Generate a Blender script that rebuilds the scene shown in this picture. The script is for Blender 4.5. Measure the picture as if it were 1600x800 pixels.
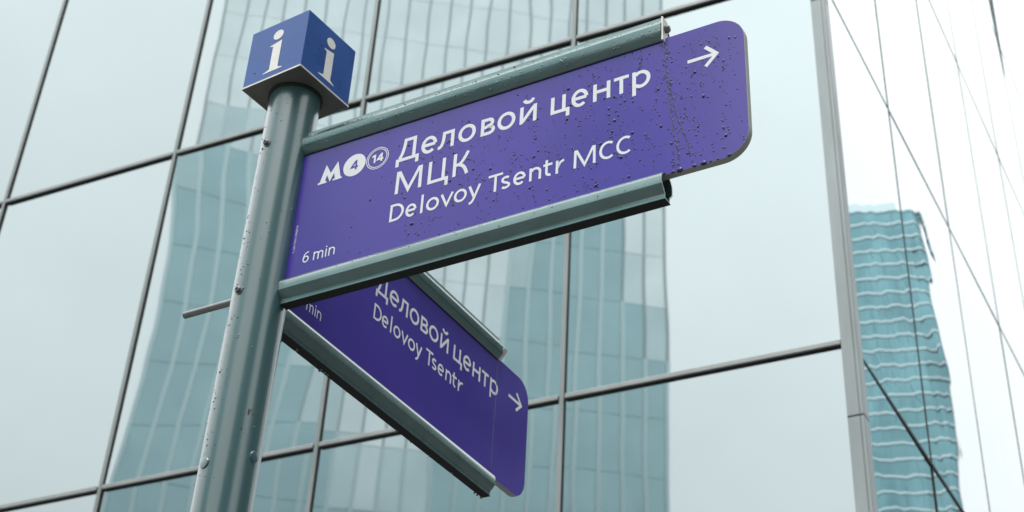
import bpy, math, random
from mathutils import Vector, Matrix
random.seed(7)
R = math.radians
scene = bpy.context.scene
for o in list(bpy.data.objects):
    bpy.data.objects.remove(o, do_unlink=True)

# ------------------------------------------------------------------ camera
cam_d = bpy.data.cameras.new('camera')
cam = bpy.data.objects.new('camera', cam_d)
scene.collection.objects.link(cam)
PIT, ROL = 0.64776, 0.0453
rt0 = Vector((1, 0, 0)); fw = Vector((0, math.cos(PIT), math.sin(PIT))); up0 = rt0.cross(fw)
rt = math.cos(ROL) * rt0 + math.sin(ROL) * up0
up = -math.sin(ROL) * rt0 + math.cos(ROL) * up0
m = Matrix((rt, up, -fw)).transposed().to_4x4()
m.translation = Vector((0, 0, 1.6))
cam.matrix_world = m
cam_d.sensor_width = 36
cam_d.lens = 2456.75 / 1600 * 36
cam_d.shift_x = -51.6 / 1600
cam_d.shift_y = -159.1 / 1600
cam_d.clip_start = 0.05
cam_d.clip_end = 5000
cam_d.dof.use_dof = True
cam_d.dof.focus_distance = 3.1
cam_d.dof.aperture_fstop = 7.5
scene.camera = cam
scene.render.resolution_x = 1024
scene.render.resolution_y = 512

# ------------------------------------------------------------------ world: bright overcast
SUN_EL, SUN_AZ = 62, 195            # azimuth clockwise from +Y
w = bpy.data.worlds.new('World'); scene.world = w; w.use_nodes = True
nt = w.node_tree; nt.nodes.clear()
sky = nt.nodes.new('ShaderNodeTexSky'); sky.sky_type = 'NISHITA'; sky.sun_disc = False
sky.sun_elevation = R(SUN_EL); sky.sun_rotation = R(SUN_AZ)
sky.air_density = 1.0; sky.dust_density = 6.0; sky.ozone_density = 1.0
hs = nt.nodes.new('ShaderNodeHueSaturation'); hs.inputs['Saturation'].default_value = 0.22
mx = nt.nodes.new('ShaderNodeMix'); mx.data_type = 'RGBA'; mx.inputs['Factor'].default_value = 0.8
mx.inputs['B'].default_value = (12.6, 13.0, 13.1, 1)      # even cloud deck, same units as the sky
bg = nt.nodes.new('ShaderNodeBackground'); bg.inputs['Strength'].default_value = 0.14
wo = nt.nodes.new('ShaderNodeOutputWorld')
nt.links.new(sky.outputs[0], hs.inputs['Color']); nt.links.new(hs.outputs[0], mx.inputs['A'])
tcw = nt.nodes.new('ShaderNodeTexCoord'); cl = nt.nodes.new('ShaderNodeTexNoise'); cl.inputs['Scale'].default_value = 2.6; cl.inputs['Detail'].default_value = 5; cl.inputs['Roughness'].default_value = .55
clr = nt.nodes.new('ShaderNodeMapRange'); clr.inputs['From Min'].default_value = .3; clr.inputs['From Max'].default_value = .7; clr.inputs['To Min'].default_value = .91; clr.inputs['To Max'].default_value = 1.09
cls = nt.nodes.new('ShaderNodeVectorMath'); cls.operation = 'SCALE'
nt.links.new(tcw.outputs['Generated'], cl.inputs['Vector']); nt.links.new(cl.outputs['Fac'], clr.inputs['Value'])
nt.links.new(mx.outputs['Result'], cls.inputs[0]); 
# overcast luminance after the CIE standard sky: (1 + 2 sin elevation) / 3
sx = nt.nodes.new('ShaderNodeSeparateXYZ'); nt.links.new(tcw.outputs['Generated'], sx.inputs[0])
ov = nt.nodes.new('ShaderNodeMapRange'); ov.inputs['From Min'].default_value = 0; ov.inputs['From Max'].default_value = 1
ov.inputs['To Min'].default_value = .333 / .70; ov.inputs['To Max'].default_value = 1 / .70
nt.links.new(sx.outputs['Z'], ov.inputs['Value'])
om = nt.nodes.new('ShaderNodeMath'); om.operation = 'MULTIPLY'
nt.links.new(clr.outputs[0], om.inputs[0]); nt.links.new(ov.outputs[0], om.inputs[1]); nt.links.new(om.outputs[0], cls.inputs['Scale'])
nt.links.new(cls.outputs[0], bg.inputs['Color']); nt.links.new(bg.outputs[0], wo.inputs[0])

sun_d = bpy.data.lights.new('sun', 'SUN'); sun_d.energy = 1.5; sun_d.angle = R(30); sun_d.color = (1, .97, .93)
sun = bpy.data.objects.new('sun', sun_d); scene.collection.objects.link(sun)
sd = Vector((math.sin(R(SUN_AZ)) * math.cos(R(SUN_EL)), math.cos(R(SUN_AZ)) * math.cos(R(SUN_EL)), math.sin(R(SUN_EL))))
sun.rotation_euler = sd.to_track_quat('Z', 'Y').to_euler(); sun.location = (0, 0, 60)

vs = scene.view_settings
vs.view_transform = 'Standard'; vs.look = 'None'; vs.gamma = 1; vs.use_curve_mapping = False
vs.exposure = 0.1

# ------------------------------------------------------------------ helpers
Z = Vector((0, 0, 1))
def az(deg): return Vector((math.sin(R(deg)), math.cos(R(deg)), 0))
COL = scene.collection

class MB:
    """collects faces in world coordinates; build() links them as one mesh object"""
    def __init__(s): s.v = []; s.f = []
    def add(s, vs, fs):
        b = len(s.v); s.v += [tuple(x) for x in vs]; s.f += [tuple(b + i for i in f) for f in fs]
    def box(s, o, ax, ay, az_, lo, hi):
        vs = [o + ax * x + ay * y + az_ * z for z in (lo[2], hi[2]) for y in (lo[1], hi[1]) for x in (lo[0], hi[0])]
        fs = [(0, 2, 3, 1), (4, 5, 7, 6), (0, 1, 5, 4), (2, 6, 7, 3), (0, 4, 6, 2), (1, 3, 7, 5)]
        if ax.cross(ay).dot(az_) < 0: fs = [f[::-1] for f in fs]
        s.add(vs, fs)
    def tube(s, a, b, r, n=24, r2=None, caps=True):
        r2 = r if r2 is None else r2
        d = (b - a).normalized(); x = d.orthogonal().normalized(); y = d.cross(x)
        vs = []
        for c, rr in ((a, r), (b, r2)):
            vs += [c + (x * math.cos(2 * math.pi * i / n) + y * math.sin(2 * math.pi * i / n)) * rr for i in range(n)]
        fs = [(i, (i + 1) % n, n + (i + 1) % n, n + i) for i in range(n)]
        if caps: fs += [tuple(range(n))[::-1], tuple(range(n, 2 * n))]
        s.add(vs, fs)
    def lathe(s, o, d, prof, n=20):
        """prof: (radius, height along d)"""
        d = d.normalized(); x = d.orthogonal().normalized(); y = d.cross(x); vs = []
        for r, h in prof:
            vs += [o + d * h + (x * math.cos(2 * math.pi * i / n) + y * math.sin(2 * math.pi * i / n)) * r for i in range(n)]
        fs = []
        for k in range(len(prof) - 1):
            fs += [(k * n + i, k * n + (i + 1) % n, (k + 1) * n + (i + 1) % n, (k + 1) * n + i) for i in range(n)]
        fs += [tuple(range(n))[::-1], tuple(range((len(prof) - 1) * n, len(prof) * n))]
        s.add(vs, fs)
    def build(s, name, mat=None, parent=None, smooth=False, origin=None, angle=None):
        me = bpy.data.meshes.new(name)
        o = bpy.data.objects.new(name, me); COL.objects.link(o)
        org = Vector((0, 0, 0))
        if parent is not None:
            q = parent
            while q is not None: org += Vector(q.location); q = q.parent
            o.parent = parent
        if origin is not None:
            o.location = Vector(origin) - org; org = Vector(origin)
        me.from_pydata([tuple(Vector(v) - org) for v in s.v], [], s.f)
        if mat: me.materials.append(mat)
        if smooth:
            for p in me.polygons: p.use_smooth = True
            if angle:
                try: me.set_sharp_from_angle(angle=R(angle))
                except Exception: pass
        me.update()
        return o

def empty(name, loc):
    o = bpy.data.objects.new(name, None); COL.objects.link(o); o.location = loc; o.empty_display_size = .2
    return o
def tag(o, label=None, cat=None, group=None, kind=None):
    if label: o['label'] = label
    if cat: o['category'] = cat
    if group: o['group'] = group
    if kind: o['kind'] = kind
    return o
def bevel(o, wd, seg=2):
    b = o.modifiers.new('bevel', 'BEVEL'); b.width = wd; b.segments = seg; b.limit_method = 'ANGLE'; b.angle_limit = R(30)
    b.harden_normals = False
    return o

# ------------------------------------------------------------------ materials
def mat(name, col, rough=.4, metal=0, var=.0, vscale=20, rvar=.0, bump=0, bscale=50, ior=1.5, coat=0, trans=0, tint=None, stretch=None, detail=4, crough=.06, perobj=False, bdetail=.6):
    mt = bpy.data.materials.new(name); mt.use_nodes = True
    n = mt.node_tree; L = n.links; b = n.nodes['Principled BSDF']
    b.inputs['Base Color'].default_value = (*col, 1); b.inputs['Roughness'].default_value = rough
    b.inputs['Metallic'].default_value = metal; b.inputs['IOR'].default_value = ior
    b.inputs['Coat Weight'].default_value = coat; b.inputs['Coat Roughness'].default_value = crough
    b.inputs['Transmission Weight'].default_value = trans
    if tint: b.inputs['Specular Tint'].default_value = (*tint, 1)
    tc = n.nodes.new('ShaderNodeTexCoord'); src = tc.outputs['Object']
    if stretch:
        mp = n.nodes.new('ShaderNodeMapping'); mp.inputs['Scale'].default_value = stretch
        L.new(src, mp.inputs['Vector']); src = mp.outputs[0]
    if var or rvar:
        t = n.nodes.new('ShaderNodeTexNoise'); t.inputs['Scale'].default_value = vscale; t.inputs['Detail'].default_value = detail
        L.new(src, t.inputs['Vector'])
        if var:
            mr = n.nodes.new('ShaderNodeMapRange'); mr.inputs['From Min'].default_value = .3; mr.inputs['From Max'].default_value = .7
            mr.inputs['To Min'].default_value = 1 - var; mr.inputs['To Max'].default_value = 1 + var
            L.new(t.outputs['Fac'], mr.inputs['Value'])
            x = n.nodes.new('ShaderNodeVectorMath'); x.operation = 'SCALE'; x.inputs[0].default_value = col
            L.new(mr.outputs[0], x.inputs['Scale']); L.new(x.outputs[0], b.inputs['Base Color'])
        if rvar:
            mr = n.nodes.new('ShaderNodeMapRange'); mr.inputs['From Min'].default_value = .3; mr.inputs['From Max'].default_value = .7
            mr.inputs['To Min'].default_value = max(0, rough - rvar); mr.inputs['To Max'].default_value = rough + rvar
            L.new(t.outputs['Fac'], mr.inputs['Value']); L.new(mr.outputs[0], b.inputs['Roughness'])
    if perobj:
        oi0 = n.nodes.new('ShaderNodeObjectInfo'); mr0 = n.nodes.new('ShaderNodeMapRange'); mr0.inputs['To Min'].default_value = .95; mr0.inputs['To Max'].default_value = 1.04
        x0 = n.nodes.new('ShaderNodeVectorMath'); x0.operation = 'SCALE'; x0.inputs[0].default_value = col
        L.new(oi0.outputs['Random'], mr0.inputs['Value']); L.new(mr0.outputs[0], x0.inputs['Scale']); L.new(x0.outputs[0], b.inputs['Base Color'])
    if bump:
        t2 = n.nodes.new('ShaderNodeTexNoise'); t2.inputs['Scale'].default_value = bscale; t2.inputs['Detail'].default_value = bdetail
        if perobj:
            oi = n.nodes.new('ShaderNodeObjectInfo'); ad = n.nodes.new('ShaderNodeVectorMath'); ad.operation = 'MULTIPLY_ADD'
            ad.inputs[1].default_value = (37, 23, 51); L.new(oi.outputs['Random'], ad.inputs[0]); L.new(src, ad.inputs[2]); L.new(ad.outputs[0], t2.inputs['Vector'])
        else: L.new(src, t2.inputs['Vector'])
        bp = n.nodes.new('ShaderNodeBump'); bp.inputs['Strength'].default_value = 1; bp.inputs['Distance'].default_value = bump
        L.new(t2.outputs['Fac'], bp.inputs['Height']); L.new(bp.outputs[0], b.inputs['Normal'])
    return mt

M = {}
M['glass'] = mat('coated_glass', (.375, .427, .434), .015, 1, bump=.0010, bscale=1.3, perobj=True)
M['glass_side'] = mat('coated_glass_rippled', (.47, .53, .535), .01, 1, bump=.0019, bscale=1.9, perobj=True, bdetail=.9)
M['alu'] = mat('weathered_aluminium', (.31, .325, .315), .38, .4, var=.18, vscale=3, stretch=(1, 1, .3), rvar=.1)
M['alu_post'] = mat('grey_cladding', (.30, .335, .335), .35, .3, var=.14, vscale=2.5, stretch=(3, 3, .5), rvar=.08)
M['alu_v'] = mat('dark_aluminium', (.26, .285, .28), .38, .4, var=.18, vscale=3, stretch=(1, 1, .3), rvar=.1)
M['gasket'] = mat('black_gasket', (.018, .02, .02), .6, var=.3)
M['dark'] = mat('dark_void', (.01, .011, .011), .8)
M['paint'] = mat('green_grey_paint', (.040, .105, .110), .2, 0, var=.10, vscale=6, stretch=(1, 1, .25), rvar=.03, bump=.00002, bscale=160, ior=1.6, coat=1, crough=.3)
M['rail'] = mat('green_grey_rail_paint', (.095, .178, .172), .24, .5, var=.12, vscale=14, rvar=.04, bump=.00003, bscale=220, ior=1.7, coat=1)
M['rail'].node_tree.nodes['Principled BSDF'].inputs['Coat IOR'].default_value = 1.6
M['purple'] = mat('purple_film', (.054, .0315, .315), .15, 0, var=.10, vscale=4, rvar=.04, ior=1.5, coat=.15)
M['panel_edge'] = mat('panel_edge', (.34, .35, .31), .5)
M['white'] = mat('white_vinyl', (.74, .78, .80), .35, var=.03, vscale=30)
M['blue'] = mat('blue_film', (.020, .083, .31), .3, 0, var=.10, vscale=12, rvar=.05, ior=1.45)
M['cream'] = mat('cream_vinyl', (.78, .78, .74), .4, var=.05, vscale=40)
M['plate'] = mat('grey_base_plate', (.15, .145, .13), .5, .2, var=.15, vscale=25)
M['steel'] = mat('stainless_steel', (.26, .26, .255), .34, 1, var=.1, vscale=60)
M['dsteel'] = mat('dull_steel', (.16, .17, .17), .4, .8, var=.2, vscale=60)
M['bracket'] = mat('bare_metal_tab', (.72, .70, .66), .45, .3, var=.12, vscale=70)
M['water'] = mat('water_over_purple', (.011, .010, .115), .03, 0, ior=1.45, coat=.25)
M['water_rail'] = mat('water_over_paint', (.05, .11, .11), .03, 0, ior=1.6, coat=1)
M['chip'] = mat('paint_chip', (.03, .022, .018), .7)

# ------------------------------------------------------------------ measured layout
P = Vector((-0.56994, 2.76806, 0))          # signpost base
A1 = 119.95
D1 = az(A1); D2 = az(A1 - 90)               # directions of the two panels
K = Vector((1.58569, 7.03717, 0))           # corner of the glass building
FA = az(117.097); NL = az(207.097)          # along the left facade towards the corner; outward normal
RA = az(28.117); NR = az(118.117)           # along the side facade away from the corner; outward normal
KR = K + FA * 0.06

# ------------------------------------------------------------------ ground
g = MB(); g.box(Vector((0, 0, 0)), Vector((1, 0, 0)), Vector((0, 1, 0)), Z, (-1500, -1500, -.3), (1500, 1500, 0))
gm = mat('grey_paving', (.10, .10, .10), .4, var=.25, vscale=.8, rvar=.15)
tag(g.build('ground', gm), kind='structure')

# ------------------------------------------------------------------ glass building with two facades
bld = empty('glass_building', K)
tag(bld, 'glass office building with grey mullion grid and mirrored panes behind the signpost', 'building')
PW = 1.6
ZL = [0.46, 3.10, 5.78133, 8.42025, 11.10, 13.78, 16.44, 19.1]
ZR = [0.46, 3.09, 5.7389, 8.38025, 11.2044, 13.95, 16.60, 19.1]
NCOL = 6

def pane(o, ax, n, u0, u1, z0, z1, mtl, bow, th=.012, nu=5, nz=7):
    """slightly bowed and tilted sheet of glass; bow(s,t) gives metres outwards, s,t in -1..1"""
    mb = MB(); fr = []; N = (nu + 1) * (nz + 1)
    for j in range(nz + 1):
        for i in range(nu + 1):
            s, t = -1 + 2 * i / nu, -1 + 2 * j / nz
            fr.append(o + ax * (u0 + (u1 - u0) * i / nu) + Z * (z0 + (z1 - z0) * j / nz) + n * bow(s, t))
    fs = []
    flip = ax.cross(Z).dot(n) < 0
    for j in range(nz):
        for i in range(nu):
            a = j * (nu + 1) + i
            f = (a, a + 1, a + nu + 2, a + nu + 1)
            fs.append(f[::-1] if flip else f)
    mb.add(fr, fs)
    # rim: separate vertices so that the face stays optically flat to its edges
    W1 = nu + 1
    ring = list(range(W1)) + [j * W1 + nu for j in range(1, nz + 1)] + [nz * W1 + i for i in range(nu - 1, -1, -1)] + [j * W1 for j in range(nz - 1, 0, -1)]
    rv = [fr[i] for i in ring]; k = len(rv)
    mb.add(rv + [x - n * th for x in rv], [((i + 1) % k, i, k + i, k + (i + 1) % k) if not flip else (i, (i + 1) % k, k + (i + 1) % k, k + i) for i in range(k)])
    ob = mb.build('glass_pane', mtl, bld, smooth=True)
    return ob

# hand-set bows for the panes in the middle of the picture (metres): curvature in s and t, twist, tilt in s
BOW = {}; FLARE = {(2, 2): .0055}
rb = random.Random(11)
for c in range(NCOL):
    for r_ in range(7):
        BOW[(c, r_)] = (rb.uniform(-.0012, .0012), rb.uniform(-.0022, .0022), rb.uniform(-.0010, .0010), rb.uniform(-.0006, .0006))
BOW[(2, 2)] = (0, .0012, .0, -.0012)
BOW[(0, 2)] = (.0003, .0004, .0, 0); BOW[(0, 1)] = (.0003, .0003, 0, 0); BOW[(0, 3)] = (.0003, .0004, 0, 0)
for c in range(NCOL):
    for r_ in range(7):
        k1, k2, tw, tl = BOW[(c, r_)]
        pane(K, -FA, NL, c * PW + .012, (c + 1) * PW - .012, ZL[r_] + .012, ZL[r_ + 1] - .012, M['glass'],
             lambda s, t, k1=k1, k2=k2, tw=tw, tl=tl, fl=FLARE.get((c, r_), 0): k1 * (1 - s * s) + k2 * (1 - t * t) + tw * s * t + tl * s + fl * s * t * t)
# mullions (vertical) : dark body with a lighter cap; transoms one per bay
for c in range(1, NCOL + 1):
    mb = MB(); mb.box(K - FA * c * PW, FA, NL, Z, (-.012, -.02, ZL[0]), (.017, .007, ZL[-1]))
    mu = mb.build('mullion', M['gasket'], bld, origin=K - FA * c * PW)
    mb = MB(); mb.box(K - FA * c * PW, FA, NL, Z, (-.016, .0075, ZL[0] + .001), (.012, .020, ZL[-1]))
    cp = mb.build('mullion_cap', M['alu_v'], mu); bevel(cp, .003)
tr_me = None; cap_me = None
for z in ZL:
    for c in range(NCOL):
        o = K - FA * (c + .5) * PW + Z * z
        x1 = PW / 2 - (.0215 if c else .006)
        if c == 0 or tr_me is None:
            mb = MB(); mb.box(o, FA, NL, Z, (-PW / 2 + .0215, -.02, -.016), (x1, .012, .012))
            t_ = mb.build('transom', M['gasket'], bld, origin=o)
            mb = MB(); mb.box(o, FA, NL, Z, (-PW / 2 + .0215, .0125, -.012), (x1, .028, .018))
            k_ = mb.build('transom_cap', M['alu'], t_); bevel(k_, .004)
            if c == 1: tr_me, cap_me = t_.data, k_.data
        else:
            t_ = bpy.data.objects.new('transom', tr_me); COL.objects.link(t_); t_.parent = bld; t_.location = o - K
            k_ = bpy.data.objects.new('transom_cap', cap_me); COL.objects.link(k_); k_.parent = t_; bevel(k_, .004)

# corner post: folded grey cladding in lengths with open joints
def prism(mb, pts, z0, z1):
    n = len(pts); vs_ = [p_ + Z * z0 for p_ in pts] + [p_ + Z * z1 for p_ in pts]
    a = sum((pts[i].x * pts[(i + 1) % n].y - pts[(i + 1) % n].x * pts[i].y) for i in range(n))
    fs = [(i, (i + 1) % n, n + (i + 1) % n, n + i) for i in range(n)] + [tuple(range(n))[::-1], tuple(range(n, 2 * n))]
    if a < 0: fs = [f[::-1] for f in fs]
    mb.add(vs_, fs)
pc = [(-.004, -.04), (-.004, .032), (.058, .034), (.060, .029), (.064, .029), (.066, .034), (.078, .034), (.083, .029), (.083, -.06), (.05, -.06)]
pts = [K + FA * a + NL * b for a, b in pc]
zc = [0.0, 2.55, 5.346, 8.161, 10.95, 13.7, 16.4, 19.15]
for i in range(7):
    mb = MB(); prism(mb, pts, zc[i] + .004, zc[i + 1] - .004)
    bevel(mb.build('corner_post', M['alu_post'], bld), .003)
mb = MB(); prism(mb, [K + FA * (a * .95 + .002) + NL * (b * .92 - .001) for a, b in pc], .01, 19.1)
mb.build('post_core', M['gasket'], bld)

# side facade: flush panes, thin gaskets
UR = [0.03] + [-.1104 + 1.5518 * k for k in range(1, 10)]
rb = random.Random(5)
for c in range(9):
    for r_ in range(7):
        k1, k2, tw, tl = rb.uniform(-.0006, .0006), rb.uniform(-.0012, .0012), rb.uniform(-.0006, .0006), rb.uniform(-.0003, .0003)
        if (c, r_) == (0, 1): tl = -.0034
        pane(KR, RA, NR, UR[c] + .008, UR[c + 1] - .008, ZR[r_] + .006, ZR[r_ + 1] - .006, M['glass_side'],
             lambda s, t, k1=k1, k2=k2, tw=tw, tl=tl: k1 * (1 - s * s) + k2 * (1 - t * t) + tw * s * t + tl * s)
for c in range(1, 9):
    mb = MB(); mb.box(KR + RA * UR[c], RA, NR, Z, (-.0075, -.02, ZR[0]), (.0075, .003, ZR[-1]))
    mb.build('gasket', M['gasket'], bld)
for r_ in range(0, 8):
    for c in range(9):
        mb = MB(); mb.box(KR + Z * ZR[r_], RA, NR, Z, (UR[c] + .0076, -.02, -.011 if r_ == 2 else -.0065), (UR[c + 1] - .0076, .006 if r_ == 2 else .003, .011 if r_ == 2 else .0065))
        mb.build('gasket', M['gasket'], bld)
# added teal wedge standing in for a dark edge reflected in the side glass
M['refl_edge'] = mat('teal_reflected_edge', (.03, .11, .14), .25)
ve = [(0, 13.45), (.004, 13.45), (.05, 16.55), (0, 16.55)]
vv = [KR + RA * (UR[5] + .012) + NR * (.004 + a) + Z * b for a, b in ve] + [KR + RA * (UR[5] + .036) + NR * (.004 + a) + Z * b for a, b in ve]
mb = MB(); mb.add(vv, [(0, 1, 2, 3), (7, 6, 5, 4), (0, 4, 5, 1), (1, 5, 6, 2), (2, 6, 7, 3), (3, 7, 4, 0)]); mb.build('reflected_edge_wedge', M['refl_edge'], bld)
# core, plinth and roof
mb = MB()
prism(mb, [K - FA * .03 - NL * .06, K - FA * NCOL * PW - NL * .06, K - FA * NCOL * PW + RA * 13.8, K - FA * .03 + RA * 13.8], .3, 19.05)
mb.build('inner_wall', M['dark'], bld)
mb = MB(); prism(mb, [K + FA * .1 + NL * .03, K - FA * NCOL * PW + NL * .03, K - FA * NCOL * PW + RA * 13.86, K + FA * .1 + RA * 13.86], 0, .45)
mb.build('plinth', M['alu_post'], bld)
mb = MB(); prism(mb, [K + FA * .13 + NL * .06, K - FA * NCOL * PW + NL * .06, K - FA * NCOL * PW + RA * 13.9, K + FA * .13 + RA * 13.9], 19.2, 19.5)
mb.build('roof', M['alu_post'], bld)

# ------------------------------------------------------------------ towers that the glass mirrors (they stand behind and beside the camera)
def mirrored(x, o, n): return x - n * (2 * (x - o).dot(n))
def mirror_dir(x, n): return x - n * (2 * x.dot(n))

M['t_teal'] = mat('tower_glass_dark_reflection', (.36, .54, .56), .08, 1, var=.06, vscale=.35)  # this and the next colour paint in what the tower glass would mirror
M['t_pale'] = mat('tower_glass_sky_reflection', (.80, .86, .88), .08, 1, var=.05, vscale=.35)
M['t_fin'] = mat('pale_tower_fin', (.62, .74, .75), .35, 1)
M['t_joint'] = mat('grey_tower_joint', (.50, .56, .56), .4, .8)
M['t_roof'] = mat('tower_roof', (.3, .32, .32), .6)

def tower_fins():
    c0 = Vector((0, 0, 0)) + az(-5) * 75                      # mirrored place as seen through the facade
    o = mirrored(c0, K, NL); wd = mirror_dir(az(81), NL); dp = mirror_dir(az(-9), NL)   # wd: along the face, dp: away from the viewer
    t = empty('finned_tower', o)
    tag(t, 'tall glass tower with vertical fins standing behind the viewer, seen mirrored in the facade', 'tower')
    NB, NF, BW, FH = 22, 25, 1.27, 3.5; H = NF * FH; hw = NB * BW / 2
    STEPS = 6
    refl_tints = [mat('tower_glass_painted_reflection', tuple(x + (y - x) * k / (STEPS - 1) for x, y in zip((.40, .55, .575), (.84, .89, .90))), .1, 1, var=.06, vscale=.35) for k in range(STEPS)]  # teal to pale steps paint neighbour and sky reflections into the glass colour
    REFL_LIM = [57, 58, 58, 57, 55, 50, 44, 40, 38, 37, 37, 38, 40, 42, 45, 51, 57, 60, 60, 58, 50, 47]  # height per bay where the painted reflection turns from neighbours to sky
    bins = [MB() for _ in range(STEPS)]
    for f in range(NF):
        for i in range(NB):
            d_ = ((f + .5) * FH - REFL_LIM[i]) / 9 + .5 + random.uniform(-.09, .09)
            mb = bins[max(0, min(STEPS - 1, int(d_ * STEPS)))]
            j = random.uniform(-.012, .012)
            u0, u1, z0, z1 = -hw + i * BW + .02, -hw + (i + 1) * BW - .02, f * FH + .012, (f + 1) * FH - .012
            mb.add([o + wd * u0 + Z * z0 + dp * j, o + wd * u1 + Z * z0 - dp * j, o + wd * u1 + Z * z1 + dp * j * .4, o + wd * u0 + Z * z1 + dp * j],
                   [(0, 1, 2, 3)] if wd.cross(Z).dot(-dp) > 0 else [(3, 2, 1, 0)])
    for mb, mm in zip(bins, refl_tints): tag(mb.build('tower_glazing', mm, t), kind='stuff')
    def pale(i, f): return (f + .5) * FH > REFL_LIM[i]
    fin, joint = MB(), MB()
    for i in range(NB + 1):
        for f in range(NF):
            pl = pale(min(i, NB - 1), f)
            b = joint if pl else fin  # fin tone switches along with the reflection painted on the glass
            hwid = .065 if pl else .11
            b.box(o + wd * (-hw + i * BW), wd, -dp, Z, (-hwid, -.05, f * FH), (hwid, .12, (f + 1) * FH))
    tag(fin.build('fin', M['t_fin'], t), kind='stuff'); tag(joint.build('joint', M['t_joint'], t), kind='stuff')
    b = MB(); b.box(o, wd, dp, Z, (-hw - .1, .08, 0), (hw + .1, 24, H)); b.build('wall', M['t_joint'], t)
    b = MB(); b.box(o, wd, dp, Z, (-hw - .3, -.2, H + .02), (hw + .3, 24.2, H + 1.2)); b.build('roof', M['t_roof'], t)
tower_fins()

M['b_glass'] = mat('blue_green_tower_glass', (.19, .345, .38), .1, 1, var=.25, vscale=.12, stretch=(1, 1, .6))
M['b_band'] = mat('white_tower_band', (.52, .63, .66), .45, .9)
M['b_mull'] = mat('blue_green_tower_mullion', (.14, .26, .30), .3, 1)
def tower_bands():
    c0 = az(16.15) * 300
    o = mirrored(c0, KR, NR); wd = -mirror_dir(az(102), NR); dp = mirror_dir(az(12), NR)   # wd: away from the visible edge
    t = empty('banded_tower', o)
    tag(t, 'distant blue green tower with white floor bands, mirrored in the side facade', 'tower')
    FH, NF = 3.6, 58; H = FH * NF
    pl = [(-2.6, 9.0), (-1.9, 1.5), (0, 0), (46, 0), (46, 34), (-2.6, 34)]
    pts = [o + wd * a + dp * b for a, b in pl]
    mb = MB(); prism(mb, pts, 0, H); mb.build('glazing', M['b_glass'], t)
    mb = MB()
    pts2 = [o + wd * (a + (.25 if a > 10 else -.25)) + dp * (b + (.25 if b > 20 else -.25)) for a, b in pl]
    for f in range(1, NF + 1): prism(mb, pts2, f * FH - .22, f * FH + .22)
    tag(mb.build('floor_band', M['b_band'], t), kind='stuff')
    mb = MB()
    for k in range(1, 30): mb.box(o + wd * 1.55 * k, wd, -dp, Z, (-.09, -.02, 0), (.09, .12, H))
    for k in range(1, 6): mb.box(o + wd * (-1.9 - .7 * (k / 5.7)) + dp * (1.5 + 1.32 * k), wd, dp, Z, (-.12, -.08, 0), (.1, .08, H))
    tag(mb.build('mullion', M['b_mull'], t), kind='stuff')
    mb = MB(); prism(mb, [o + wd * a + dp * b for a, b in [(3, 4), (40, 4), (40, 30), (3, 30)]], H + .4, H + 5); mb.build('roof', M['b_band'], t)
tower_bands()

M['n_glass'] = mat('dark_block_glass', (.045, .075, .085), .12, 0, var=.3, vscale=.2)
M['n_frame'] = mat('dark_block_frame', (.10, .11, .11), .5)
def side_block(a, dist, NFL, label):
    o = az(a) * dist; wd = az(a + 90); dp = az(a)
    t = empty('office_block', o)
    tag(t, label, 'building')
    hw, FH, BW = 22, 3.5, 2.75; H = NFL * FH
    mb = MB(); mb.box(o, wd, dp, Z, (-hw, 0, 0), (hw, 20, H)); mb.build('wall', M['n_frame'], t)
    mb = MB()
    for f in range(NFL):
        for i in range(16):
            mb.box(o, wd, -dp, Z, (-hw + i * BW + .1, .01, f * FH + .5), (-hw + (i + 1) * BW - .1, .05, (f + 1) * FH - .1))
    tag(mb.build('window', M['n_glass'], t), kind='stuff')
    mb = MB(); mb.box(o, wd, dp, Z, (-hw - .3, -.3, H + .01), (hw + .3, 20.3, H + 1)); mb.build('roof', M['n_frame'], t)
side_block(81, 40, 22, 'tall dark glazed office block, unseen on the right, enlarged to block sky from the far panel')  # out of view; brought close and enlarged to keep sky light off the second panel
side_block(163, 62, 24, 'broad dark glazed office block standing behind the viewer')

# ------------------------------------------------------------------ signpost
post = empty('signpost', P)
tag(post, 'green grey signpost with blue information cube and two wet purple direction panels', 'signpost')
TILT = Vector((.00637, .00544, 1)).normalized()
RP = .057
def pole_pt(z): return P + Vector((.00637, .00544, 0)) * (z - 3.5) + Z * z
mb = MB(); mb.tube(pole_pt(0), pole_pt(3.8195), RP, 96)
pole = mb.build('pole', M['paint'], post, smooth=True, angle=40)
mb = MB(); mb.lathe(pole_pt(0), Z, [(.15, .002), (.15, .018), (.146, .022), (.075, .022), (.07, .05), (.0585, .052)], 40)
mb.build('base_flange', M['paint'], pole, smooth=True, angle=40)
def on_pole(a, z): return pole_pt(z) + az(a) * RP, az(a)
def screw(a, z, r=.0068):
    q, d = on_pole(a, z)
    mb = MB(); mb.lathe(q, d, [(r * 1.45, -.004), (r * 1.45, .0012), (r, .002), (r, .0062), (r * .8, .0078), (r * .45, .0080), (r * .42, .0045)], 20)
    mb.build('screw', M['dsteel'], pole, smooth=True, angle=35)
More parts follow.
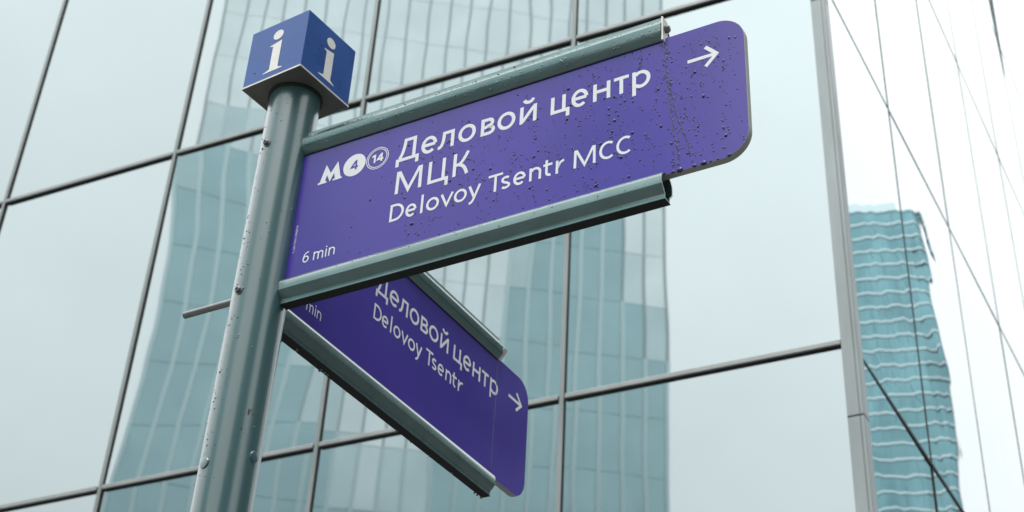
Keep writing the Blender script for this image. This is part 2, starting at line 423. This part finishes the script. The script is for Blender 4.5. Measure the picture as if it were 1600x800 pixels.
# screw / plug heights come from the photograph's rays onto the pole
screw(217.5, 3.657); screw(217.5, 3.279)
for a, z in ((223, 2.897), (121, 2.920)):
    q, d = on_pole(a, z)
    mb = MB(); mb.lathe(q, d, [(.0115, -.006), (.0115, .0012), (.0105, .0024), (.006, .0032), (.001, .0034)], 24)
    mb.build('plug', M['paint'], pole, smooth=True, angle=35)
for a, z, ww, hh in ((150, 3.004, .0018, .012), (158, 2.966, .002, .003), (146, 3.008, .001, .007), (205, 2.93, .001, .003), (175, 3.30, .001, .002), (188, 3.40, .0012, .0016), (170, 3.12, .0014, .0018)):
    q, d = on_pole(a, z); s_ = Z.cross(d)
    mb = MB(); mb.box(q, s_, d, Z, (-ww, -.002, -hh / 2), (ww * .7, .0003, hh / 2)); mb.build('paint_chip', M['chip'], pole)
# steel peg
q = pole_pt(3.300) - D1 * .04
mb = MB(); mb.tube(q, q - D1 * .158, .0074, 20)
peg = mb.build('peg', M['steel'], post, smooth=True, angle=40)

# ---- information cube
CA = 124.13; E1, E2 = az(CA), az(CA - 90)
cc = Vector((P.x + .0016, P.y + .0003, 0)); hwc = .08427; z0c, z1c = 3.8199, 3.9862
mb = MB(); mb.box(cc, E1, E2, Z, (-hwc, -hwc, z0c + .0032), (hwc, hwc, z1c))
cube = bevel(mb.build('information_cube', M['blue'], post), .0012, 2)
mb = MB(); mb.box(cc, E1, E2, Z, (-hwc - .0006, -hwc - .0006, z0c), (hwc + .0006, hwc + .0006, z0c + .003))
mb.build('base_plate', M['plate'], cube)
mb = MB()
for s_ in (-1, 1):
    mb.box(cc, E1, E2, Z, (-hwc - .0012, s_ * hwc - .0004 + s_ * .0010, z0c - .0006), (hwc + .0012, s_ * hwc + .0004 + s_ * .0010, z0c + .0036))
    mb.box(cc, E2, E1, Z, (-hwc - .0005, s_ * hwc - .0004 + s_ * .0010, z0c - .0006), (hwc + .0005, s_ * hwc + .0004 + s_ * .0010, z0c + .0036))
mb.build('edge_trim', M['bracket'], cube)
mb = MB(); mb.lathe(pole_pt(3.812), Z, [(.0575, 0), (.061, .001), (.061, .0076)], 64)
mb.build('collar', M['gasket'], cube, smooth=True, angle=40)

def poly2(mb, o, ax, n, pts, lift):
    """flat print: polygon in (u, z) laid 'lift' metres above a face"""
    vs_ = [o + ax * u + Z * z + n * lift for u, z in pts]
    a = sum(pts[i][0] * pts[(i + 1) % len(pts)][1] - pts[(i + 1) % len(pts)][0] * pts[i][1] for i in range(len(pts)))
    want = ax.cross(Z).dot(n) > 0
    f = tuple(range(len(pts)))
    if (a > 0) != want: f = f[::-1]
    mb.add(vs_, [f])
def letter_i(face_o, ax, n, name):
    S = 2 * hwc
    body = [(.335, .135), (.335, .122), (.655, .122), (.655, .135), (.615, .155), (.585, .185), (.582, .640), (.40, .605), (.40, .592), (.425, .585), (.437, .565), (.437, .185), (.405, .155)]
    # split into convex-ish pieces for clean tessellation
    mb = MB()
    C0 = lambda pts: [((u - .5) * S, z0c + v_ * (z1c - z0c)) for u, v_ in pts]
    poly2(mb, face_o, ax, n, C0([(.437, .17), (.583, .17), (.583, .642), (.437, .612)]), .0006)
    poly2(mb, face_o, ax, n, C0([(.335, .122), (.665, .122), (.665, .134), (.615, .150), (.583, .1699), (.437, .1699), (.392, .150), (.335, .134)]), .0006)
    poly2(mb, face_o, ax, n, C0([(.385, .588), (.437, .575), (.4369, .6121), (.385, .601)]), .00065)
    dot = [(.500 + .088 * math.cos(2 * math.pi * i / 32), .765 + .083 * math.sin(2 * math.pi * i / 32)) for i in range(32)]
    poly2(mb, face_o, ax, n, C0(dot), .0006)
    mb.build(name, M['cream'], cube)
letter_i(cc - E2 * hwc, E1, -E2, 'lettering')
letter_i(cc + E1 * hwc, E2, E1, 'lettering')

# ---- lettering: every character is drawn from strokes
def arc(cx, cy, rx, ry, a0, a1, n=18):
    return [(cx + rx * math.cos(R(a0 + (a1 - a0) * i / n)), cy + ry * math.sin(R(a0 + (a1 - a0) * i / n))) for i in range(n + 1)]
def bez(p0, p1, p2, n=8):
    return [((1 - t) ** 2 * p0[0] + 2 * t * (1 - t) * p1[0] + t * t * p2[0], (1 - t) ** 2 * p0[1] + 2 * t * (1 - t) * p1[1] + t * t * p2[1]) for t in [i / n for i in range(n + 1)]]
def glyph(ch, w, H, s):
    h = s / 2
    if ch in 'оo0': return [arc(w / 2, H / 2, w / 2 - h, H / 2 - h + s * .08, 90, 450, 32)]
    if ch in 'еe': return [arc(w / 2, H / 2, w / 2 - h, H / 2 - h + s * .08, 2, 312, 30), [(s * .9, H * .52 - h * .2), (w - h, H * .52 - h * .2)]]
    if ch == 'л': return [[(0, h)] + bez((.05 * w, h), (.27 * w, h), (.33 * w, .52 * H)) + [(.36 * w, H - h), (w - s, H - h)], [(w - h, 0), (w - h, H)]]
    if ch == 'Д':
        f = -.21 * H; rs = w * .84
        return [[(0, h), (w, h)], [(h, f), (h, 0)], [(w - h, f), (w - h, 0)], bez((.15 * w, s), (.32 * w, .35 * H), (.36 * w, H - h)) + [(rs - s, H - h)], [(rs - h, s), (rs - h, H)]]
    if ch == 'в':
        return [[(h, 0), (h, H)], [(s, H - h), (.55 * w, H - h)] + arc(.55 * w, .77 * H - h * .5, .36 * w - h, .23 * H - h * .5, 90, -90, 12) + [(s, .54 * H - h)],
                [(s + .45 * w, .54 * H - h)] + arc(.58 * w, .28 * H, .42 * w - h, .28 * H - h, 80, -90, 14) + [(s, h)]]
    if ch == 'й': return [[(h, 0), (h, H)], [(w - h, 0), (w - h, H)], [(s * .8, s * .6), (w - s * .8, H - s * .6)], arc(w / 2, H * 1.42, w * .27, H * .22, 190, 350, 12)]
    if ch in 'цЦ':
        k = w - s * 1.15; d = -.3 * H if ch == 'ц' else -.25 * H
        return [[(h, 0), (h, H)], [(k - h, s), (k - h, H)], [(s, h), (w, h)], [(w - h, d), (w - h, 0)]]
    if ch == 'н': return [[(h, 0), (h, H)], [(w - h, 0), (w - h, H)], [(s, H * .53), (w - s, H * .53)]]
    if ch in 'тT': return [[(0, H - h), (w, H - h)], [(w / 2, 0), (w / 2, H - s)]]
    if ch == 'р': return [[(h, -.36 * H), (h, H)], [(s * .9, H * .76)] + arc(w * .48, H / 2, w * .52 - h, H / 2 - h, 128, -128, 24)[0:] + [(s * .9, H * .2)]]
    if ch in 'МM': return [[(h, 0), (h * 1.15, H)], [(w - h, 0), (w - h * 1.15, H)], [(s * .9, H - h * .3), (w / 2, h * 1.1), (w - s * .9, H - h * .3)]]
    if ch == 'К': return [[(h, 0), (h, H)], [(s, H * .48), (w * .42, H * .50)] + bez((w * .42, H * .50), (w * .66, H * .62), (w - h, H)), [(w * .42, H * .47)] + bez((w * .46, H * .45), (w * .72, H * .40), (w - h, 0))]
    if ch == 'D': return [[(h, 0), (h, H)], [(s, H - h), (.36 * w, H - h)] + arc(.36 * w, H / 2, .64 * w - h, H / 2 - h, 88, -88, 22) + [(s, h)]]
    if ch == 'l': return [[(h, 0), (h, H)]]
    if ch == 'v': return [[(h * .9, H), (w / 2, h * .8), (w - h * .9, H)]]
    if ch == 'y': return [[(h * .9, H), (w * .52, h * .2)], [(w - h * .9, H), (w * .5, 0)] + bez((w * .5, 0), (w * .38, -.36 * H), (w * .12, -.36 * H))]
    if ch == 's': return [arc(w * .5, H * .735, w * .5 - h, H * .265 - h, 35, 200, 12) + bez((h * 1.3, H * .63), (w * .3, H * .52), (w * .6, H * .46), 5) + arc(w * .48, H * .265, w * .52 - h, H * .265 - h, 40, -150, 12)]
    if ch == 'n': return [[(h, 0), (h, H)], [(s, H * .70)] + arc(w * .5, H - h - w * .5 + h, w * .5 - h, w * .5 - h, 140, 0, 14) + [(w - h, 0)]]
    if ch == 'm':
        q = (w - s) / 2
        return [[(h, 0), (h, H)]] + [[(h + q * k + h, H * .72)] + arc(h + q * (k + .5), H - q * .5 - h, q * .5, q * .5, 140, 0, 10) + [(h + q * (k + 1), 0)] for k in (0, 1)]
    if ch == 'i': return [[(h, 0), (h, H)], [(h, H * 1.17), (h, H * 1.17 + s * 1.1)]]
    if ch == 't': return [[(w * .36, H * 1.28)] + [(w * .36, H * .34)] + arc(w * .36 + H * .26, H * .34, H * .26, H * .34 - h, 180, 280, 10), [(0, H - h), (w * .36 - h, H - h)], [(w * .36 + h, H - h), (w, H - h)]]
    if ch == 'r': return [[(h, 0), (h, H)], [(s, H * .62)] + arc(w * .95, H * .45, w * .95 - s, H * .55 - h, 165, 85, 9)]
    if ch == 'C': return [arc(w * .56, H / 2, w * .56 - h, H / 2 - h, 52, 308, 28)]
    if ch == '6': return [arc(w / 2, H * .32, w / 2 - h, H * .32 - h, 0, 360, 24), bez((h, H * .36), (h * 1.2, H * .95), (w * .88, H - h), 10)]
    if ch == '9': return [arc(w / 2, H * .68, w / 2 - h, H * .32 - h, 0, 360, 24), bez((w - h, H * .64), (w - h * 1.2, H * .05), (w * .12, h), 10)]
    if ch == '4': return [[(w * .72, 0), (w * .72, H)], [(w * .72 - h, H - h * 1.4), (h * 1.1, H * .30), (w * .72 - h, H * .30)], [(w * .72 + h, H * .30), (w, H * .30)]]
    if ch == '1': return [[(w * .66, 0), (w * .66, H)], [(w * .66 - h, H - h * .8), (w * .1, H * .74)]]
    if ch == '2': return [arc(w / 2, H * .72, w / 2 - h, H * .28 - h, 160, -30, 10) + [(h, h), (w, h)]]
    if ch == '5': return [[(w * .9, H - h), (w * .2, H - h), (w * .15, H * .56)] + arc(w * .45, H * .31, w * .5 - h, H * .31 - h, 120, -140, 12)]
    if ch == '/': return [[(0, 0), (w, H)]]
    if ch == '-': return [[(0, H * .4), (w, H * .4)]]
    return []
INK = []
class Print:
    """flat white lettering on a vertical face: o + u*ax + z*Z, lifted along n"""
    def __init__(s, o, ax, n): s.o, s.ax, s.n, s.mb, s.k = o, ax, n, MB(), 0
    def xf(s, u, z): return s.o + s.ax * u + Z * z
    def ribbon(s, pts, wd, rot=None):
        INK.append((pts, wd)); s.k += 1; lift = .00045 + .000012 * (s.k % 12)
        P2 = [Vector((a, b)) for a, b in pts]; q = [P2[0]]
        for p_ in P2[1:]:
            if (p_ - q[-1]).length > 1e-6: q.append(p_)
        closed = (q[0] - q[-1]).length < 1e-5 and len(q) > 3
        if closed: q = q[:-1]
        n = len(q); L_, R_ = [], []
        for i in range(n):
            a = q[i - 1] if (i or closed) else None; b = q[(i + 1) % n] if (i < n - 1 or closed) else None
            t1 = (q[i] - a).normalized() if a is not None else None; t2 = (b - q[i]).normalized() if b is not None else None
            t1 = t1 or t2; t2 = t2 or t1
            n1 = Vector((-t1.y, t1.x)); n2 = Vector((-t2.y, t2.x)); mm = (n1 + n2)
            mm = mm.normalized() if mm.length > 1e-4 else n1
            k_ = min(2.2, 1 / max(.3, mm.dot(n1)))
            L_.append(q[i] + mm * wd / 2 * k_); R_.append(q[i] - mm * wd / 2 * k_)
        vs_ = [s.xf(*x) + s.n * lift for x in L_] + [s.xf(*x) + s.n * lift for x in R_]
        rng = range(n if closed else n - 1); want = s.ax.cross(Z).dot(s.n) > 0; fs = []
        for i in rng:
            j = (i + 1) % n; f = (n + i, n + j, j, i); fs.append(f if want else f[::-1])
        s.mb.add(vs_, fs)
    def char(s, ch, u0, u1, z, H, st):
        for pl in glyph(ch, u1 - u0, H, st): s.ribbon([(u0 + a, z + b) for a, b in pl], st)
    def poly(s, pts, lift=.00045): poly2(s.mb, s.o, s.ax, s.n, pts, lift)

# ---- direction panels
RAIL = [(.0105, 0), (.0125, .0012), (.0185, .0065), (.0225, .0125), (.0240, .0180), (.0240, .0330), (.0235, .0338), (.0205, .0385), (.0110, .0490), (.0104, .0510), (.0104, .0600)]
def rail(name, o, ax, n, u0, u1, zedge, sgn, parent):
    """extruded aluminium rail gripping the panel edge; sgn +1 sits above the edge, -1 below"""
    loop = [(e, zedge + sgn * zz) for e, zz in RAIL] + [(-e, zedge + sgn * zz) for e, zz in RAIL[::-1]]
    nl = len(loop); mb = MB()
    cz_ = zedge + sgn * .03
    inner = [(e * .86, cz_ + (zz - cz_) * .9) for e, zz in loop]
    W = lambda u, lp: [o + ax * u + n * e + Z * zz for e, zz in lp]
    vs_ = W(u0, loop) + W(u1, loop) + W(u1, inner) + W(u1 - .06, inner)
    fs = [(i, (i + 1) % nl, nl + (i + 1) % nl, nl + i) for i in range(nl)]
    fs += [(nl + i, nl + (i + 1) % nl, 2 * nl + (i + 1) % nl, 2 * nl + i) for i in range(nl)]
    fs += [(2 * nl + i, 2 * nl + (i + 1) % nl, 3 * nl + (i + 1) % nl, 3 * nl + i) for i in range(nl)]
    fs += [tuple(range(3 * nl, 4 * nl)), tuple(range(nl))[::-1]]
    # outward orientation
    a = loop[0]; vol = sum(loop[i][0] * loop[(i + 1) % nl][1] - loop[(i + 1) % nl][0] * loop[i][1] for i in range(nl))
    if (vol > 0) != (n.cross(Z).dot(ax) > 0): fs = [f[::-1] for f in fs]
    mb.add(vs_, fs)
    ob = mb.build(name, M['rail'], parent, smooth=True, angle=24)
    return ob
def rail_slot(o, ax, n, u0, u1, z, parent):
    mb = MB(); mb.box(o, ax, n, Z, (u0, -.0118, z - .0012), (u1 + .001, .0118, z - .0003))
    mb.build('rail_slot', M['dark'], parent)

def dome(mb, c, n, up_, r, h, el, k=7):
    """a bead of water on a face"""
    x = n.cross(up_).normalized(); y = up_
    vs_ = []; jr = [random.uniform(.82, 1.15) for _ in range(k)]
    for rr, hh in ((1, -.0006), (.86, h * .55), (.48, h * .92)):
        vs_ += [c + (x * math.cos(2 * math.pi * i / k) * r + y * math.sin(2 * math.pi * i / k) * r * el) * rr * jr[i] + n * hh for i in range(k)]
    vs_.append(c + n * h)
    fs = []
    for q in (0, 1): fs += [(q * k + i, q * k + (i + 1) % k, (q + 1) * k + (i + 1) % k, (q + 1) * k + i) for i in range(k)]
    fs += [(2 * k + i, 2 * k + (i + 1) % k, 3 * k) for i in range(k)]
    fs.append(tuple(range(k))[::-1])
    if x.cross(y).dot(n) < 0: fs = [f[::-1] for f in fs]
    mb.add(vs_, fs)

def panel(name, o, ax, n, u0, u1, ur, zb, zt, label):
    """u0 pole end, ur end of the rails, u1 rounded free end; front face in the plane through o"""
    th = .016; lo, hi = zb - .006, zt + .006; rad = .056
    out = [(u0, lo)] + [(u1 - rad + rad * math.cos(R(a)), lo + rad + rad * math.sin(R(a))) for a in range(-90, 1, 9)] + \
          [(u1 - rad + rad * math.cos(R(a)), hi - rad + rad * math.sin(R(a))) for a in range(0, 91, 9)] + [(u0, hi)]
    N = len(out)
    mb = MB(); f = [o + ax * u + Z * z for u, z in out]; b = [x - n * th for x in f]
    fs = [tuple(range(N)), tuple(range(N, 2 * N))[::-1]] + [(i, N + i, N + (i + 1) % N, (i + 1) % N) for i in range(N)]
    if ax.cross(Z).dot(n) < 0: fs = [x[::-1] for x in fs]
    mb.add(f + b, fs)
    p_ = mb.build(name, M['purple'], post); p_['label'] = label
    p_.data.materials.append(M['panel_edge'])
    for i, pg in enumerate(p_.data.polygons):
        if i >= 2: pg.material_index = 1
    bevel(p_, .0008, 1)
    oc = o - n * th / 2
    t = rail('rail', oc, ax, n, u0, ur, zt, 1, p_); bt = rail('rail', oc, ax, n, u0, ur, zb, -1, p_)
    rail_slot(oc, ax, n, u0, ur, zb - .06, p_)
    mb = MB(); mb.box(o, ax, n, Z, (u0, 0.0001, zt - .0018), (ur, .0022, zt + .001)); mb.build('rail_gasket', M['gasket'], p_)
    return p_

U0 = .0555
S1 = panel('direction_panel', P, D1, -D2, U0, 1.081, .9135, 3.3201, 3.6400, 'purple panel with metro logo, pointing right, beaded with rain')
S2 = panel('direction_panel', P, D2, D1, U0, 1.1136, .9421, 3.3141, 3.6368, 'dark purple panel on the far side of the pole, pointing away')

# panel 1 lettering
pr = Print(P, D1, -D2)
B1, X1, C1, W1 = 3.5390, .0435, .0575, .0080
for ch, a, b, H in (('Д', .3025, .3585, C1), ('е', .3632, .4010, X1), ('л', .4042, .4425, X1), ('о', .4522, .4936, X1), ('в', .5058, .5390, X1), ('о', .5442, .5858, X1), ('й', .5960, .6345, X1),
                    ('ц', .6665, .7090, X1), ('е', .7128, .7500, X1), ('н', .7607, .7985, X1), ('т', .8062, .8385, X1), ('р', .8460, .8850, X1)):
    pr.char(ch, a, b, B1, H, W1)
pr.mb.build('lettering', M['white'], S1)
pr = Print(P, D1, -D2)
for ch, a, b in (('М', .3086, .3722), ('Ц', .3868, .4360), ('К', .4460, .4835)): pr.char(ch, a, b, 3.4570, .0565, .0076)
pr.mb.build('lettering', M['white'], S1)
pr = Print(P, D1, -D2); z3, c3, x3, w3 = 3.3895, .0425, .0310, .0056
for ch, a, b, H in (('D', .3026, .3362, c3), ('e', .3407, .3665, x3), ('l', .3763, .3819, .0455), ('o', .3895, .4196, x3), ('v', .4225, .4530, x3), ('o', .4545, .4842, x3), ('y', .4870, .5160, x3)):
    pr.char(ch, a, b, z3, H, w3)
pr.mb.build('lettering', M['white'], S1)
pr = Print(P, D1, -D2)
for ch, a, b, H in (('T', .5325, .5650, c3), ('s', .5620, .5830, x3), ('e', .5894, .6170, x3), ('n', .6250, .6514, x3), ('t', .6557, .6755, x3), ('r', .6831, .7010, x3),
                    ('M', .7221, .7692, c3), ('C', .7768, .8095, c3), ('C', .8129, .8460, c3)):
    pr.char(ch, a, b, z3, H, w3)
pr.mb.build('lettering', M['white'], S1)
pr = Print(P, D1, -D2)
for ch, a, b, H in (('6', .0951, .1105, .0262), ('m', .1218, .1465, .0200), ('i', .1517, .1546, .0200), ('n', .1597, .1752, .0200)): pr.char(ch, a, b, 3.3495, H, .0029)
pr.mb.build('lettering', M['white'], S1)
pr = Print(P, D1, -D2)     # arrow
wa = .0078
pr.ribbon([(.9633, 3.5663), (1.0205, 3.5663)], wa); pr.ribbon([(1.0005, 3.5905), (1.0235, 3.5663), (1.0005, 3.5420)], wa)
pr.mb.build('arrow', M['white'], S1)
pr = Print(P, D1, -D2)     # metro logo and line numbers
bz = 3.5445
for q in ([(.1048, bz), (.1272, bz), (.1272, bz + .0045), (.1048, bz + .0045)], [(.1432, bz), (.1663, bz), (.1663, bz + .0045), (.1432, bz + .0045)]): pr.poly(q, .00050)
pr.poly([(.1092, bz + .0044), (.1228, bz + .0044), (.1262, bz + .0205), (.1216, bz + .0485)], .00046)
pr.poly([(.1216, bz + .0486), (.1262, bz + .0205), (.1356, bz - .0005), (.1357, bz + .0225)], .00052)
pr.poly([(.1515, bz + .0486), (.1357, bz + .0225), (.1356, bz - .0005), (.1450, bz + .0205)], .00054)
pr.poly([(.1630, bz + .0044), (.1482, bz + .0044), (.1450, bz + .0205), (.1515, bz + .0485)], .00048)
pr.poly([(.1958 + .0283 * math.cos(2 * math.pi * i / 48), 3.5688 + .0283 * math.sin(2 * math.pi * i / 48)) for i in range(48)])
for rr, ww in ((.0272, .0018), (.0232, .0019)): pr.ribbon(arc(.2540, 3.5680, rr, rr, 0, 360, 48), ww)
pr.char('1', .2395, .2515, 3.5575, .0215, .0044); pr.char('4', .2525, .2690, 3.5575, .0215, .0044)
pr.mb.build('logo', M['white'], S1)
pr = Print(P, D1, -D2 * 1.0); pr.k = 11
four = Print(P - D2 * .0004, D1, -D2); four.char('4', .1868, .2055, 3.5562, .0245, .0042)
four.mb.build('logo_number', M['purple'], S1)
NINK = len(INK)
# tiny vertical print along the pole edge
class VPrint(Print):
    def xf(s, u, z): return s.o + s.ax * (s.bu - z) + Z * (s.bz + u)
pr = VPrint(P, D1, -D2); pr.bu = .0705; pr.bz = 3.382
uu_ = 0
for ch in '1-24/1501/390610':
    if ch == '3': ch = '9'
    pr.char(ch, uu_, uu_ + .0032, 0, .0052, .0008); uu_ += .0044
pr.mb.build('lettering', M['white'], S1)

# panel 2 lettering
pr = Print(P, D2, D1); b2 = 3.5300; x2 = .0410
for ch, a, b, H in (('Д', .3870, .4375, .0550), ('е', .4421, .4814, x2), ('л', .4850, .5220, x2), ('о', .5302, .5715, x2), ('в', .5795, .6135, x2), ('о', .6176, .6602, x2), ('й', .6700, .7080, x2),
                    ('ц', .7320, .7750, x2), ('е', .7790, .8170, x2), ('н', .8256, .8635, x2), ('т', .8705, .9040, x2), ('р', .9130, .9530, x2)):
    pr.char(ch, a, b, b2, H, .0073)
pr.mb.build('lettering', M['white'], S2)
pr = Print(P, D2, D1)
for ch, a, b, H in (('D', .3880, .4200, .0405), ('e', .4224, .4490, .0300), ('l', .4580, .4636, .0435), ('o', .4713, .5010, .0300), ('v', .5040, .5335, .0300), ('o', .5350, .5650, .0300), ('y', .5675, .5960, .0300)):
    pr.char(ch, a, b, 3.4580, H, .0055)
pr.mb.build('lettering', M['white'], S2)
pr = Print(P, D2, D1)
for ch, a, b, H in (('T', .6130, .6450, .0405), ('s', .6420, .6630, .0300), ('e', .6690, .6965, .0300), ('n', .7050, .7315, .0300), ('t', .7355, .7560, .0300), ('r', .7640, .7850, .0300)):
    pr.char(ch, a, b, 3.4580, H, .0055)
pr.mb.build('lettering', M['white'], S2)
pr = Print(P, D2, D1)
for ch, a, b in (('m', .1480, .1730), ('i', .1785, .1815), ('n', .1865, .2020)): pr.char(ch, a, b, 3.3465, .0205, .0030)
pr.mb.build('lettering', M['white'], S2)
pr = Print(P, D2, D1)
pr.ribbon([(1.0080, 3.5655), (1.0730, 3.5655)], wa); pr.ribbon([(1.0490, 3.5905), (1.0750, 3.5655), (1.0490, 3.5405)], wa)
pr.mb.build('arrow', M['white'], S2)

# rail end fittings
oc = P + D2 * .008
mb = MB(); mb.box(oc, D1, -D2, Z, (.9145, -.004, 3.634), (.9175, .020, 3.694)); mb.build('end_tab', M['bracket'], S1)
mb = MB(); mb.lathe(oc + D1 * .9175 - D2 * .008 + Z * 3.668, D1, [(.0075, 0), (.0085, .002), (.0085, .006), (.006, .0095), (.003, .010)], 16); mb.build('bolt', M['dsteel'], S1, smooth=True, angle=35)
oc = P - D1 * .008
ta = (D1 * .60 + Z * .80).normalized(); tn = D2.cross(ta).normalized()
mb = MB(); mb.box(oc + D2 * .9428 + D1 * .006 + Z * 3.640, D2, ta, tn, (0, 0, -.0014), (.017, .034, .0014)); mb.build('end_tab', M['bracket'], S2)

# ---- rain: beads and runs of water
def bead_sizes(): return .0008 + .0011 * random.random() ** 2 + (.0014 * random.random() if random.random() < .13 else 0)
mb = MB(); o = P; n = -D2
INK1 = INK[:NINK]
def on_text(u, z, r):
    for pl, wd in INK1:
        for i in range(len(pl) - 1):
            ax_, az_, bx, bz_ = pl[i][0], pl[i][1], pl[i + 1][0], pl[i + 1][1]
            if min(ax_, bx) - .006 > u or max(ax_, bx) + .006 < u: continue
            dx, dz = bx - ax_, bz_ - az_; t = max(0, min(1, ((u - ax_) * dx + (z - az_) * dz) / (dx * dx + dz * dz + 1e-12)))
            if math.hypot(u - ax_ - t * dx, z - az_ - t * dz) < wd / 2 + r * .8: return True
    return False
strands = 250
for k in range(strands):
    u = .30 + .76 * (random.random() ** .75); z = random.uniform(3.33, 3.635)
    ln = random.uniform(.01, .07); sl = random.choice((.15, .25, .5, .0))
    cnt = int(3 + ln * 130 * random.random())
    for i in range(cnt):
        t = random.random(); uu = u + sl * ln * t + random.gauss(0, .0025); zz = z - ln * t
        if zz < 3.325 or uu > 1.07 or uu < U0 + .03 or (zz > 3.60 and uu > 1.03): continue
        r = bead_sizes()
        if not on_text(uu, zz, r): dome(mb, o + D1 * uu + Z * zz + n * .0001, n, Z, r, r * .55, random.uniform(.9, 1.9))
for k in range(320):
    uu = .12 + .93 * (random.random() ** .6); zz = random.uniform(3.33, 3.635)
    if zz > 3.60 and uu > 1.03: continue
    r = bead_sizes()
    if not on_text(uu, zz, r): dome(mb, o + D1 * uu + Z * zz + n * .0001, n, Z, r, r * .6, random.uniform(.9, 1.5))
for k in range(34):     # fat beads
    uu = .35 + .70 * (random.random() ** .7); zz = random.uniform(3.33, 3.60)
    r = random.uniform(.0024, .0036)
    if not on_text(uu, zz, r): dome(mb, o + D1 * uu + Z * zz + n * .0001, n, Z, r, r * .7, random.uniform(1, 1.3), 10)
for uu, r, el in ((.929, .0040, .8), (.943, .0075, .75), (.972, .0048, .7), (.990, .0072, .7), (1.004, .003, .8), (1.018, .003, .8), (1.040, .0045, .8)):   # along the lower edge
    zz = 3.3165 + (max(0, uu - 1.025) ** 2) * 8
    dome(mb, o + D1 * uu + Z * zz + n * .0001, n, Z, r, r * .45, el, 14)
def run(pts, r, n, ax):
    q = []
    for i in range(len(pts) - 1):
        (u0, z0), (u1, z1) = pts[i], pts[i + 1]; st = max(2, int(abs(z0 - z1) / .004))
        for j in range(st):
            t = j / st; q.append((u0 + (u1 - u0) * t + random.uniform(-.0012, .0012), z0 + (z1 - z0) * t))
    for u, z in q:
        if random.random() < .95: dome(mb, o + ax * u + Z * z + n * .0001, n, Z, r * random.uniform(.7, 1.2), r * .4, 2.4, 7)
run([(.9195, 3.634), (.9185, 3.58), (.9255, 3.50), (.9300, 3.42), (.9400, 3.36), (.9410, 3.325)], .0019, n, D1)
run([(.9255, 3.53), (.9350, 3.46), (.9450, 3.42), (.9580, 3.38), (.9680, 3.325)], .0016, n, D1)
tag(mb.build('rain_drops', M['water'], S1, smooth=True), kind='stuff')
# beads on the rails of panel 1
mb = MB()
def rail_pt(u, s, zedge, sgn, oc, ax, n):
    """point on the rail profile, s in 0..1 along the front side"""
    seg = s * (len(RAIL) - 1); i = min(int(seg), len(RAIL) - 2); t = seg - i
    e = RAIL[i][0] * (1 - t) + RAIL[i + 1][0] * t; zz = RAIL[i][1] * (1 - t) + RAIL[i + 1][1] * t
    dn = Vector((RAIL[i + 1][1] - RAIL[i][1], -(RAIL[i + 1][0] - RAIL[i][0]))).normalized()
    nn = (n * dn.x + Z * dn.y * sgn).normalized()
    return oc + ax * u + n * e + Z * (zedge + sgn * zz), nn
oc = P + D2 * .008
for k in range(330):
    u = U0 + .86 * random.random() ** .8; s_ = random.choice((random.uniform(.16, .45), random.uniform(.75, .97), random.uniform(.36, .44)))
    q, nn = rail_pt(u, s_, 3.64, 1, oc, D1, -D2); r = bead_sizes() * 1.15
    dome(mb, q, nn, nn.cross(D1).normalized(), r, r * .6, random.uniform(.8, 1.3))
for k in range(60):
    u = random.uniform(.1, .9); q, nn = rail_pt(u, random.uniform(.1, .6), 3.3201, -1, oc, D1, -D2); r = bead_sizes() * .8
    dome(mb, q, nn, nn.cross(D1).normalized(), r, r * .6, 1)
tag(mb.build('rain_drops', M['water_rail'], S1, smooth=True), kind='stuff')
# panel 2: one run, hanging drops under its lower rail
mb = MB(); o = P; run([(.9440, 3.630), (.9435, 3.55), (.9440, 3.45), (.9425, 3.38), (.9430, 3.318)], .0018, D1, D2)
tag(mb.build('rain_drops', M['water'], S2, smooth=True), kind='stuff'); mb = MB()
oc2 = P - D1 * .008
for k in range(22):
    u = .08 + .86 * random.random(); r = random.uniform(.0015, .0035)
    mb2c = oc2 + D2 * u + Z * (3.3141 - .0602) + D1 * random.uniform(-.012, -.002)
    dome(mb, mb2c, -Z, D2, r, r * 1.3, random.uniform(.8, 1.6), 8)
for u in (.905, .918, .936): dome(mb, oc2 + D2 * u + Z * (3.3141 - .0602) - D1 * .011, -Z, D2, .0042, .0062, 1, 10)
tag(mb.build('rain_drops', M['water_rail'], S2, smooth=True), kind='stuff')
# beads down the pole
mb = MB()
for k in range(170):
    a = random.choice((random.uniform(225, 262), random.uniform(205, 235), random.uniform(120, 240))); z = random.uniform(2.85, 3.8)
    q, d = on_pole(a, z); r = bead_sizes() * 1.1
    dome(mb, q, d, Z, r, r * .7, random.uniform(.9, 1.5))
tag(mb.build('rain_drops', M['water_rail'], pole, smooth=True), kind='stuff')
mb = MB()
for uu, zz, r in ((-.055, 3.856, .0022), (-.03, 3.88, .001), (.0, 3.90, .0008), (.045, 3.85, .0012)):
    dome(mb, cc - E2 * hwc + E1 * uu + Z * zz, -E2, Z, r, r * .6, 1.2)
tag(mb.build('rain_drops', M['water'], cube, smooth=True), kind='stuff')
